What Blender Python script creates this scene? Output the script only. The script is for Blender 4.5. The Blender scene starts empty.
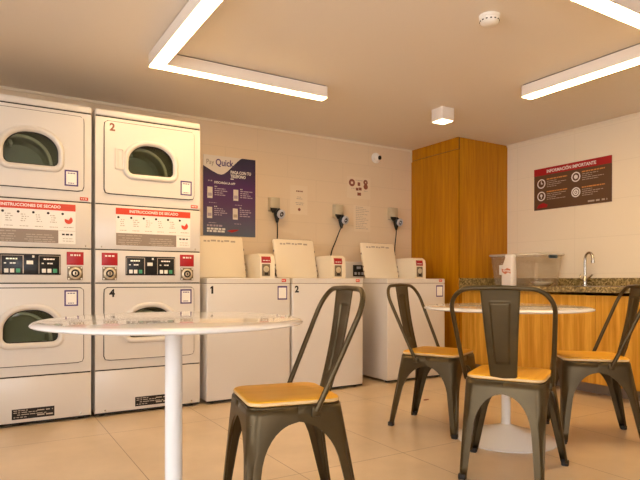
import bpy, bmesh, math, random
from mathutils import Vector, Matrix, Euler
random.seed(7)
S = bpy.context.scene
COL = S.collection
R = math.radians
pi = math.pi

# ------------------------------------------------------------------ materials
def nodes(name):
    m = bpy.data.materials.new(name); m.use_nodes = True
    nt = m.node_tree; b = nt.nodes['Principled BSDF']
    return m, nt, b

def mat(name, col, rough=0.5, metal=0.0, spec=0.5, bump=0.0, bscale=60.0, vary=0.0, vscale=4.0, coat=0.0):
    m, nt, b = nodes(name)
    b.inputs['Base Color'].default_value = (*col, 1)
    b.inputs['Roughness'].default_value = rough
    b.inputs['Metallic'].default_value = metal
    b.inputs['Specular IOR Level'].default_value = spec
    b.inputs['Coat Weight'].default_value = coat
    tc = nt.nodes.new('ShaderNodeTexCoord')
    if vary > 0:
        n = nt.nodes.new('ShaderNodeTexNoise'); n.inputs['Scale'].default_value = vscale; n.inputs['Detail'].default_value = 4
        nt.links.new(tc.outputs['Object'], n.inputs['Vector'])
        r = nt.nodes.new('ShaderNodeValToRGB')
        r.color_ramp.elements[0].position = 0.3; r.color_ramp.elements[1].position = 0.7
        r.color_ramp.elements[0].color = (*[c*(1-vary) for c in col], 1)
        r.color_ramp.elements[1].color = (*[min(1, c*(1+vary)) for c in col], 1)
        nt.links.new(n.outputs['Fac'], r.inputs['Fac']); nt.links.new(r.outputs['Color'], b.inputs['Base Color'])
    if bump > 0:
        n2 = nt.nodes.new('ShaderNodeTexNoise'); n2.inputs['Scale'].default_value = bscale
        nt.links.new(tc.outputs['Object'], n2.inputs['Vector'])
        bp = nt.nodes.new('ShaderNodeBump'); bp.inputs['Strength'].default_value = bump; bp.inputs['Distance'].default_value = 0.002
        nt.links.new(n2.outputs['Fac'], bp.inputs['Height']); nt.links.new(bp.outputs['Normal'], b.inputs['Normal'])
    return m

def wood(name, c0, c1, axis='Z', scale=14.0, rough=0.4, stretch=0.06):
    m, nt, b = nodes(name)
    tc = nt.nodes.new('ShaderNodeTexCoord'); mp = nt.nodes.new('ShaderNodeMapping')
    sc = [scale]*3; sc['XYZ'.index(axis)] = scale*stretch
    mp.inputs['Scale'].default_value = sc
    nt.links.new(tc.outputs['Object'], mp.inputs['Vector'])
    n = nt.nodes.new('ShaderNodeTexNoise'); n.inputs['Scale'].default_value = 1.0; n.inputs['Detail'].default_value = 6; n.inputs['Roughness'].default_value = 0.62; n.inputs['Distortion'].default_value = 0.6
    nt.links.new(mp.outputs['Vector'], n.inputs['Vector'])
    r = nt.nodes.new('ShaderNodeValToRGB'); r.color_ramp.elements[0].position = 0.33; r.color_ramp.elements[1].position = 0.68
    r.color_ramp.elements[0].color = (*c0, 1); r.color_ramp.elements[1].color = (*c1, 1)
    nt.links.new(n.outputs['Fac'], r.inputs['Fac']); nt.links.new(r.outputs['Color'], b.inputs['Base Color'])
    b.inputs['Roughness'].default_value = rough; b.inputs['Specular IOR Level'].default_value = 0.25
    return m

def emis(name, col, strength):
    m, nt, b = nodes(name)
    b.inputs['Base Color'].default_value = (0.9, 0.9, 0.9, 1)
    b.inputs['Emission Color'].default_value = (*col, 1); b.inputs['Emission Strength'].default_value = strength
    return m

def brickwall(name, col, mortar, bw, bh, rough=0.6, off=0.5, axis='X', bump=0.25, msize=0.004):
    m, nt, b = nodes(name)
    g = nt.nodes.new('ShaderNodeNewGeometry'); sp = nt.nodes.new('ShaderNodeSeparateXYZ'); cb = nt.nodes.new('ShaderNodeCombineXYZ')
    nt.links.new(g.outputs['Position'], sp.inputs['Vector'])
    nt.links.new(sp.outputs[axis], cb.inputs['X']); nt.links.new(sp.outputs['Z'], cb.inputs['Y'])
    br = nt.nodes.new('ShaderNodeTexBrick'); br.offset = off
    br.inputs['Scale'].default_value = 1.0; br.inputs['Mortar Size'].default_value = msize; br.inputs['Mortar Smooth'].default_value = 0.3
    br.inputs['Brick Width'].default_value = bw; br.inputs['Row Height'].default_value = bh
    br.inputs['Color1'].default_value = (*col, 1); br.inputs['Color2'].default_value = (*[c*0.985 for c in col], 1); br.inputs['Mortar'].default_value = (*mortar, 1)
    nt.links.new(cb.outputs['Vector'], br.inputs['Vector'])
    nt.links.new(br.outputs['Color'], b.inputs['Base Color'])
    bp = nt.nodes.new('ShaderNodeBump'); bp.invert = True; bp.inputs['Strength'].default_value = bump; bp.inputs['Distance'].default_value = 0.002
    nt.links.new(br.outputs['Fac'], bp.inputs['Height']); nt.links.new(bp.outputs['Normal'], b.inputs['Normal'])
    b.inputs['Roughness'].default_value = rough
    return m

def floor_mat():
    m, nt, b = nodes('floor_porcelain')
    g = nt.nodes.new('ShaderNodeNewGeometry')
    mp = nt.nodes.new('ShaderNodeMapping'); mp.inputs['Location'].default_value = (-0.043+0.6, 0.063+1.134, 0)
    nt.links.new(g.outputs['Position'], mp.inputs['Vector'])
    br = nt.nodes.new('ShaderNodeTexBrick'); br.offset = 0.0
    br.inputs['Scale'].default_value = 1.0; br.inputs['Brick Width'].default_value = 0.597; br.inputs['Row Height'].default_value = 1.134
    br.inputs['Mortar Size'].default_value = 0.0022; br.inputs['Mortar Smooth'].default_value = 0.2
    n = nt.nodes.new('ShaderNodeTexNoise'); n.inputs['Scale'].default_value = 2.6; n.inputs['Detail'].default_value = 7; n.inputs['Roughness'].default_value = 0.6
    nt.links.new(g.outputs['Position'], n.inputs['Vector'])
    r = nt.nodes.new('ShaderNodeValToRGB'); r.color_ramp.elements[0].position = 0.3; r.color_ramp.elements[1].position = 0.72
    r.color_ramp.elements[0].color = (*FLOOR0, 1); r.color_ramp.elements[1].color = (*FLOOR1, 1)
    nt.links.new(n.outputs['Fac'], r.inputs['Fac'])
    nt.links.new(mp.outputs['Vector'], br.inputs['Vector'])
    nt.links.new(r.outputs['Color'], br.inputs['Color1']); nt.links.new(r.outputs['Color'], br.inputs['Color2'])
    br.inputs['Mortar'].default_value = (0.25, 0.16, 0.09, 1)
    nt.links.new(br.outputs['Color'], b.inputs['Base Color'])
    b.inputs['Roughness'].default_value = 0.28
    return m

def granite():
    m, nt, b = nodes('granite')
    tc = nt.nodes.new('ShaderNodeTexCoord')
    v = nt.nodes.new('ShaderNodeTexVoronoi'); v.inputs['Scale'].default_value = 85
    n = nt.nodes.new('ShaderNodeTexNoise'); n.inputs['Scale'].default_value = 45; n.inputs['Detail'].default_value = 5
    nt.links.new(tc.outputs['Object'], v.inputs['Vector']); nt.links.new(tc.outputs['Object'], n.inputs['Vector'])
    mx = nt.nodes.new('ShaderNodeMix'); mx.data_type = 'RGBA'; mx.inputs[0].default_value = 0.5
    nt.links.new(v.outputs['Color'], mx.inputs[6]); nt.links.new(n.outputs['Color'], mx.inputs[7])
    bw = nt.nodes.new('ShaderNodeRGBToBW'); nt.links.new(mx.outputs[2], bw.inputs['Color'])
    r = nt.nodes.new('ShaderNodeValToRGB')
    e = r.color_ramp.elements; e[0].position = 0.30; e[0].color = (0.09, 0.06, 0.02, 1); e[1].position = 0.70; e[1].color = (0.46, 0.34, 0.14, 1)
    k = e.new(0.5); k.color = (0.22, 0.16, 0.055, 1)
    nt.links.new(bw.outputs['Val'], r.inputs['Fac']); nt.links.new(r.outputs['Color'], b.inputs['Base Color'])
    b.inputs['Roughness'].default_value = 0.22
    return m

def thin_glass(name, tint=(1, 1, 1), refl=1.0, rough=0.02, haze=0.0, hazecol=(0.8, 0.75, 0.65)):
    m = bpy.data.materials.new(name); m.use_nodes = True
    nt = m.node_tree; nt.nodes.clear()
    o = nt.nodes.new('ShaderNodeOutputMaterial'); t = nt.nodes.new('ShaderNodeBsdfTransparent'); g = nt.nodes.new('ShaderNodeBsdfGlossy')
    t.inputs['Color'].default_value = (*tint, 1); g.inputs['Roughness'].default_value = rough
    f = nt.nodes.new('ShaderNodeFresnel'); f.inputs['IOR'].default_value = 1.45
    mu = nt.nodes.new('ShaderNodeMath'); mu.operation = 'MULTIPLY'; mu.inputs[1].default_value = refl
    nt.links.new(f.outputs['Fac'], mu.inputs[0])
    x = nt.nodes.new('ShaderNodeMixShader'); nt.links.new(mu.outputs[0], x.inputs['Fac'])
    src = t
    if haze > 0:
        d = nt.nodes.new('ShaderNodeBsdfDiffuse'); d.inputs['Color'].default_value = (*hazecol, 1)
        y = nt.nodes.new('ShaderNodeMixShader'); y.inputs['Fac'].default_value = haze
        nt.links.new(t.outputs[0], y.inputs[1]); nt.links.new(d.outputs[0], y.inputs[2]); src = y
    nt.links.new(src.outputs[0], x.inputs[1]); nt.links.new(g.outputs[0], x.inputs[2]); nt.links.new(x.outputs[0], o.inputs['Surface'])
    return m

def poster_mat():
    m, nt, b = nodes('poster_print')
    tc = nt.nodes.new('ShaderNodeTexCoord'); sp = nt.nodes.new('ShaderNodeSeparateXYZ')
    nt.links.new(tc.outputs['Generated'], sp.inputs['Vector'])
    r = nt.nodes.new('ShaderNodeValToRGB'); e = r.color_ramp.elements
    e[0].position = 0.0; e[0].color = (0.085, 0.11, 0.16, 1); e[1].position = 1.0; e[1].color = (0.012, 0.010, 0.05, 1)
    for p, c in ((0.18, (0.085, 0.075, 0.15)), (0.38, (0.08, 0.025, 0.11)), (0.6, (0.065, 0.006, 0.11)), (0.8, (0.022, 0.006, 0.06))):
        k = e.new(p); k.color = (*c, 1)
    nt.links.new(sp.outputs['Z'], r.inputs['Fac']); nt.links.new(r.outputs['Color'], b.inputs['Base Color'])
    b.inputs['Roughness'].default_value = 0.45
    return m

FLOOR0 = (0.555, 0.43, 0.29); FLOOR1 = (0.695, 0.55, 0.385)
M = {}
M['floor'] = floor_mat()
M['ceiling'] = mat('ceiling_paint', (0.78, 0.71, 0.62), 0.6)
M['wall_back'] = brickwall('painted_block_back', (0.74, 0.595, 0.42), (0.69, 0.555, 0.39), 0.6, 0.2, bump=0.15, axis='X')
M['wall_right'] = brickwall('tiled_right', (0.84, 0.745, 0.59), (0.77, 0.68, 0.53), 0.62, 0.31, axis='Y', off=0.0, bump=0.2, msize=0.003)
M['wall'] = mat('wall_paint', (0.72, 0.66, 0.56), 0.6)
M['trim'] = mat('cornice_paint', (0.8, 0.7, 0.55), 0.5)
M['cab'] = wood('oak_laminate', (0.36, 0.135, 0.001), (0.52, 0.225, 0.003), 'Z', 22)
M['cab2'] = wood('light_oak_laminate', (0.46, 0.20, 0.012), (0.74, 0.40, 0.06), 'Z', 24)
M['seatwood'] = wood('seat_wood', (0.68, 0.33, 0.012), (0.84, 0.45, 0.04), 'X', 16, 0.38)
M['plyedge'] = mat('plywood_edge', (0.72, 0.50, 0.24), 0.45)
M['dark_gap'] = mat('dark_gap', (0.02, 0.017, 0.014), 0.8)
M['white'] = mat('white_enamel', (0.66, 0.62, 0.575), 0.32, coat=0.15)
M['white2'] = mat('white_enamel_plain', (0.65, 0.61, 0.56), 0.35)
M['lid_plastic'] = mat('cream_lid_plastic', (0.84, 0.74, 0.58), 0.35)
M['shell'] = mat('machine_side_enamel', (0.58, 0.55, 0.50), 0.4)
M['tablewhite'] = mat('gloss_white_lacquer', (0.72, 0.72, 0.73), 0.09, spec=0.6, coat=0.4)
M['polewhite'] = mat('white_powder_coat', (0.78, 0.78, 0.79), 0.25)
M['gun'] = mat('gunmetal', (0.076, 0.053, 0.023), 0.35, metal=0.55, spec=0.35, vary=0.12, vscale=9)
M['rubber'] = mat('black_rubber', (0.015, 0.013, 0.012), 0.6)
M['blackpl'] = mat('black_plastic', (0.012, 0.012, 0.013), 0.3, spec=0.3)
M['black_ink'] = mat('black_ink', (0.018, 0.015, 0.015), 0.5, spec=0.2)
M['brown_ink'] = mat('brown_ink', (0.22, 0.06, 0.03), 0.5)
M['red'] = mat('red_print', (0.38, 0.006, 0.012), 0.4)
M['orange_red'] = mat('orange_red_print', (0.62, 0.05, 0.015), 0.4)
M['grey_print'] = mat('grey_brown_print', (0.27, 0.21, 0.165), 0.5)
M['faint_print'] = mat('faint_grey_print', (0.45, 0.38, 0.31), 0.5)
M['card'] = mat('white_card', (0.83, 0.80, 0.74), 0.4)
M['purple'] = mat('purple_print', (0.07, 0.035, 0.17), 0.4)
M['poster'] = poster_mat()
M['poster_white'] = mat('poster_white', (0.72, 0.66, 0.60), 0.45)
M['ink_light'] = mat('white_ink', (0.80, 0.78, 0.76), 0.5)
M['ink_mid'] = mat('lilac_ink', (0.42, 0.34, 0.44), 0.5)
M['sign_brown'] = mat('sign_brown', (0.105, 0.05, 0.024), 0.45)
M['orange_ink'] = mat('orange_ink', (0.60, 0.24, 0.06), 0.45)
M['brass'] = mat('coin_mech_metal', (0.20, 0.155, 0.10), 0.4, metal=0.4)
M['brass_l'] = mat('coin_mech_light', (0.66, 0.57, 0.42), 0.3, metal=0.6)
M['drum'] = mat('galvanised_drum', (0.42, 0.43, 0.34), 0.45)
M['drum_dark'] = mat('drum_back', (0.10, 0.10, 0.075), 0.5)
M['drum_rim'] = mat('drum_rim_metal', (0.62, 0.62, 0.54), 0.35)
M['glass_dark'] = thin_glass('dark_door_glass', (0.80, 0.82, 0.73), 0.8)
M['window_glass'] = thin_glass('window_glass', (0.97, 0.98, 0.98), 0.8)
M['clear_pl'] = thin_glass('clear_plastic', (0.995, 0.985, 0.965), 0.22, 0.2, haze=0.075, hazecol=(0.9, 0.84, 0.74))
M['lens'] = mat('black_lens', (0.005, 0.005, 0.006), 0.08)
M['granite'] = granite()
M['steel'] = mat('stainless', (0.55, 0.52, 0.47), 0.2, metal=1.0)
M['beige_pl'] = mat('beige_plastic', (0.55, 0.47, 0.33), 0.45)
M['socket_grey'] = mat('socket_beige', (0.50, 0.43, 0.30), 0.4)
M['plug_blue'] = mat('plug_pale_blue', (0.50, 0.52, 0.60), 0.35)
M['green_btn'] = mat('green_button', (0.05, 0.30, 0.16), 0.4)
M['screen_txt'] = emis('display_text_glow', (0.65, 0.62, 0.25), 0.35)
M['screen_txt2'] = emis('display_text_glow_red', (0.65, 0.25, 0.10), 0.3)
M['teal'] = mat('teal_clip', (0.015, 0.035, 0.05), 0.35)
M['paper'] = mat('paper', (0.76, 0.63, 0.465), 0.6)
M['bottle_w'] = mat('white_bottle', (0.80, 0.74, 0.68), 0.35)
M['label_red'] = mat('label_red_orange', (0.55, 0.16, 0.07), 0.45)
M['frame'] = mat('window_frame_paint', (0.75, 0.74, 0.72), 0.4)
M['housing'] = mat('luminaire_housing', (0.82, 0.76, 0.70), 0.45)
LIGHTCOL = (1.0, 0.66, 0.29)
M['diffuser'] = emis('luminaire_diffuser', LIGHTCOL, 22.0)
M['spot'] = emis('spot_diffuser', (1.0, 0.74, 0.42), 9.0)

# ------------------------------------------------------------------ object helpers
def empty(name, label, cat, loc=(0, 0, 0), rz=0.0, group=None):
    o = bpy.data.objects.new(name, None); COL.objects.link(o)
    o.location = loc; o.rotation_euler = (0, 0, rz); o.empty_display_size = 0.1
    o['label'] = label; o['category'] = cat
    if group: o['group'] = group
    return o

class B:
    def __init__(s): s.bm = bmesh.new()
    def box(s, x0, x1, y0, y1, z0, z1, bev=0.0, seg=2):
        r = bmesh.ops.create_cube(s.bm, size=1.0)
        vs = r['verts']
        bmesh.ops.scale(s.bm, vec=(x1-x0, y1-y0, z1-z0), verts=vs)
        bmesh.ops.translate(s.bm, vec=((x0+x1)/2, (y0+y1)/2, (z0+z1)/2), verts=vs)
        if bev > 0:
            es = list({e for v in vs for e in v.link_edges})
            bmesh.ops.bevel(s.bm, geom=es, offset=bev, segments=seg, affect='EDGES', profile=0.5)
        return s
    def obox(s, c, sx, sy, sz, rot, bev=0.0):
        r = bmesh.ops.create_cube(s.bm, size=1.0); vs = r['verts']
        bmesh.ops.scale(s.bm, vec=(sx, sy, sz), verts=vs)
        if bev > 0:
            es = list({e for v in vs for e in v.link_edges})
            q = bmesh.ops.bevel(s.bm, geom=es, offset=bev, segments=2, affect='EDGES', profile=0.5)
            vs = list({v for f in q['faces'] for v in f.verts} | {v for v in vs if v.is_valid})
        bmesh.ops.transform(s.bm, matrix=Matrix.Translation(c) @ Euler(rot).to_matrix().to_4x4(), verts=vs)
        return s
    def loft(s, loops, closed=True, cap0=False, cap1=False):
        rows = [[s.bm.verts.new(p) for p in L] for L in loops]
        n = len(rows[0]); m = n if closed else n-1
        for a, b in zip(rows[:-1], rows[1:]):
            for i in range(m):
                j = (i+1) % n
                try: s.bm.faces.new((a[i], a[j], b[j], b[i]))
                except ValueError: pass
        if cap0: s.bm.faces.new(list(reversed(rows[0])))
        if cap1: s.bm.faces.new(rows[-1])
        return s
    def lathe(s, prof, c=(0, 0, 0), n=48, axis='Z', cap0=False, cap1=False):
        loops = []
        for r, h in prof:
            L = []
            for i in range(n):
                a = 2*pi*i/n
                p = (r*math.cos(a), r*math.sin(a), h)
                if axis == 'Y': p = (p[0], -p[2], p[1])   # height grows towards -Y
                if axis == 'X': p = (-p[2], p[0], p[1])
                L.append((p[0]+c[0], p[1]+c[1], p[2]+c[2]))
            loops.append(L)
        return s.loft(loops, True, cap0, cap1)
    def tube(s, pts, r, n=10, cap=True):
        pts = [Vector(p) for p in pts]; loops = []
        up = Vector((0.123, 0.31, 0.94)).normalized(); prev = None
        for i, p in enumerate(pts):
            t = (pts[min(i+1, len(pts)-1)]-pts[max(i-1, 0)]).normalized()
            if prev is None:
                x = t.cross(up).normalized()
            else:
                x = (prev - t*prev.dot(t)).normalized()
            prev = x; y = t.cross(x)
            rr = r[i] if isinstance(r, (list, tuple)) else r
            loops.append([p + rr*(math.cos(2*pi*k/n)*x + math.sin(2*pi*k/n)*y) for k in range(n)])
        return s.loft(loops, True, cap, cap)
    def prism(s, poly, d0, d1, axis='Y'):
        def P(a, b, d):
            return {'Y': (a, d, b), 'X': (d, a, b), 'Z': (a, b, d)}[axis]
        return s.loft([[P(a, b, d0) for a, b in poly], [P(a, b, d1) for a, b in poly]], True, True, True)
    def sphere(s, c, r, sc=(1, 1, 1), u=20, v=12):
        q = bmesh.ops.create_uvsphere(s.bm, u_segments=u, v_segments=v, radius=r)
        bmesh.ops.scale(s.bm, vec=sc, verts=q['verts']); bmesh.ops.translate(s.bm, vec=c, verts=q['verts'])
        return s
    def build(s, name, m, parent=None, smooth=True, angle=38, solid=0.0, off=0.0):
        bmesh.ops.recalc_face_normals(s.bm, faces=s.bm.faces)
        me = bpy.data.meshes.new(name); s.bm.to_mesh(me); s.bm.free()
        if smooth:
            for p in me.polygons: p.use_smooth = True
            me.set_sharp_from_angle(angle=R(angle))
        me.materials.append(M[m] if isinstance(m, str) else m)
        o = bpy.data.objects.new(name, me); COL.objects.link(o)
        if parent: o.parent = parent
        if solid > 0:
            md = o.modifiers.new('thickness', 'SOLIDIFY'); md.thickness = solid; md.offset = off
        return o

def tag(o, label, cat, group=None):
    o['label'] = label; o['category'] = cat
    if group: o['group'] = group
    return o
def struct(o): o['kind'] = 'structure'; return o

def text(name, body, size, loc, rot, m, parent, ax='LEFT', ext=0.0006, bold=0.0, sx=1.0):
    cu = bpy.data.curves.new(name+'_c', 'FONT'); cu.body = body; cu.size = size; cu.extrude = ext
    cu.align_x = ax; cu.align_y = 'CENTER'; cu.offset = bold; cu.resolution_u = 3
    t = bpy.data.objects.new(name+'_t', cu); COL.objects.link(t)
    dg = bpy.context.evaluated_depsgraph_get(); dg.update()
    me = bpy.data.meshes.new_from_object(t.evaluated_get(dg)); me.name = name
    bpy.data.objects.remove(t); bpy.data.curves.remove(cu)
    me.transform(Matrix.Diagonal((sx, 1, 1, 1)))
    me.materials.clear(); me.materials.append(M[m])
    o = bpy.data.objects.new(name, me); COL.objects.link(o); o.location = loc; o.rotation_euler = rot
    if parent: o.parent = parent
    return o
FRONT = (R(90), 0, 0)            # lettering read by someone looking along +Y
ONRIGHT = (R(90), 0, R(-90))     # lettering on the right wall, read looking along +X

def rrect(x0, x1, z0, z1, r, n=8):
    P = []
    for cx, cz, a0 in ((x1-r, z1-r, 0), (x0+r, z1-r, 90), (x0+r, z0+r, 180), (x1-r, z0+r, 270)):
        for k in range(n+1):
            a = R(a0+90*k/n); P.append((cx+r*math.cos(a), cz+r*math.sin(a)))
    return P
def dshape(cx, w, z0, z1, rb, tx, tz, n=12):
    """flat-bottomed, arched dryer window outline; half width w"""
    P = []
    for sx, a0 in ((1, 0), (-1, 90)):
        for k in range(n+1):
            a = R(a0+90*k/n); P.append((cx+sx*(w-tx)+tx*math.cos(a), z1-tz+tz*math.sin(a)))
    for sx, a0 in ((-1, 180), (1, 270)):
        for k in range(n+1):
            a = R(a0+90*k/n); P.append((cx+sx*(w-rb)+rb*math.cos(a), z0+rb+rb*math.sin(a)))
    return P
def cast(poly, c, angs):
    out = []
    N = len(poly)
    for a in angs:
        dx, dz = math.cos(a), math.sin(a); best = None
        for i in range(N):
            ax, az = poly[i][0]-c[0], poly[i][1]-c[1]; bx, bz = poly[(i+1) % N][0]-c[0], poly[(i+1) % N][1]-c[1]
            ex, ez = bx-ax, bz-az; den = dx*ez-dz*ex
            if abs(den) < 1e-12: continue
            t = (ax*ez-az*ex)/den; u = (ax*dz-az*dx)/den
            if t > 0 and -1e-9 <= u <= 1+1e-9 and (best is None or t > best): best = t
        out.append((c[0]+dx*best, c[1]+dz*best))
    return out
def holed(b, outer, inner, y0, y1, c, corners=()):
    """slab between y0 (front) and y1 (back) in the XZ plane with a hole"""
    angs = sorted([2*pi*i/96 for i in range(96)] + [math.atan2(z-c[1], x-c[0]) % (2*pi) for x, z in corners])
    O = cast(outer, c, angs); I = cast(inner, c, angs)
    L = lambda P, y: [(x, y, z) for x, z in P]
    b.loft([L(I, y1), L(O, y1), L(O, y0), L(I, y0), L(I, y1)])
    return b

def bars(b, x0, x1, z, h, y, seed, n=6, gap=0.012, t=0.0006):
    """a row of broken marks, for print too small to read"""
    rnd = random.Random(seed); x = x0
    while x < x1-0.004:
        w = min(x1-x, rnd.uniform(0.5, 1.6)*(x1-x0)/n)
        b.box(x, x+w, y-t, y, z-h/2, z+h/2)
        x += w+gap*rnd.uniform(0.6, 1.3)
    return b

# ------------------------------------------------------------------ room
H = 2.2162; YB = 4.5116; XR = 4.5318; XL = -2.1; YF = -2.4
struct(B().box(XL-.2, XR+.2, YF-.2, YB+.2, -0.1, 0.0).build('floor', 'floor', smooth=False))
struct(B().box(XL-.2, XR+.2, YF-.2, YB+.2, H, H+0.12).build('ceiling', 'ceiling', smooth=False))
struct(B().box(XL-.2, XR+.2, YB, YB+0.15, 0, H).build('wall_back', 'wall_back', smooth=False))
struct(B().box(XR, XR+0.15, YF-.2, YB, 0, H).build('wall_right', 'wall_right', smooth=False))
# left wall with a wide window
WY0, WY1, WZ0, WZ1 = -1.6, 2.2, 0.5, 2.0
b = B(); b.box(XL-.15, XL, YF-.2, WY0, 0, H); b.box(XL-.15, XL, WY1, YB, 0, H); b.box(XL-.15, XL, WY0, WY1, 0, WZ0); b.box(XL-.15, XL, WY0, WY1, WZ1, H)
struct(b.build('wall_left', 'wall', smooth=False))
# front wall with a glazed opening
FX0, FX1, FZ0, FZ1 = -1.6, 0.6, 0.25, 2.05
b = B(); b.box(XL, FX0, YF-.15, YF, 0, H); b.box(FX1, XR, YF-.15, YF, 0, H); b.box(FX0, FX1, YF-.15, YF, 0, FZ0); b.box(FX0, FX1, YF-.15, YF, FZ1, H)
struct(b.build('wall_front', 'wall', smooth=False))
def window(name, axis, p, a0, a1, z0, z1, k):
    f = B(); t = 0.05
    def bx(u0, u1, za, zb, d0, d1):
        if axis == 'X': f.box(p+d0, p+d1, u0, u1, za, zb)
        else: f.box(u0, u1, p+d0, p+d1, za, zb)
    bx(a0, a1, z0, z0+t, -.1, -.04); bx(a0, a1, z1-t, z1, -.1, -.04); bx(a0, a0+t, z0+t, z1-t, -.1, -.04); bx(a1-t, a1, z0+t, z1-t, -.1, -.04)
    for i in range(1, k):
        u = a0+(a1-a0)*i/k; bx(u-t/2, u+t/2, z0+t, z1-t, -.1, -.04)
    w = struct(f.build(name, 'frame', smooth=False))
    f2 = B()
    if axis == 'X': f2.box(p-.075, p-.069, a0+.02, a1-.02, z0+.02, z1-.02)
    else: f2.box(a0+.02, a1-.02, p-.075, p-.069, z0+.02, z1-.02)
    g = f2.build('window_pane', 'window_glass', w, smooth=False)
window('window_1', 'X', XL, WY0, WY1, WZ0, WZ1, 3)
window('window_2', 'Y', YF, FX0, FX1, FZ0, FZ1, 2)
# thin light cornice where walls meet the ceiling
XC = 3.853; YK = 3.8444
struct(B().box(XL, XC, YB-.012, YB, H-.016, H).build('trim_1', 'trim', smooth=False))
struct(B().box(XR-.012, XR, YF, YK, H-.016, H).build('trim_2', 'trim', smooth=False))
struct(B().box(XC-.014, XC, YB-.012, YB, 2.09, H-.016).build('trim_3', 'trim', smooth=False))

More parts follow.
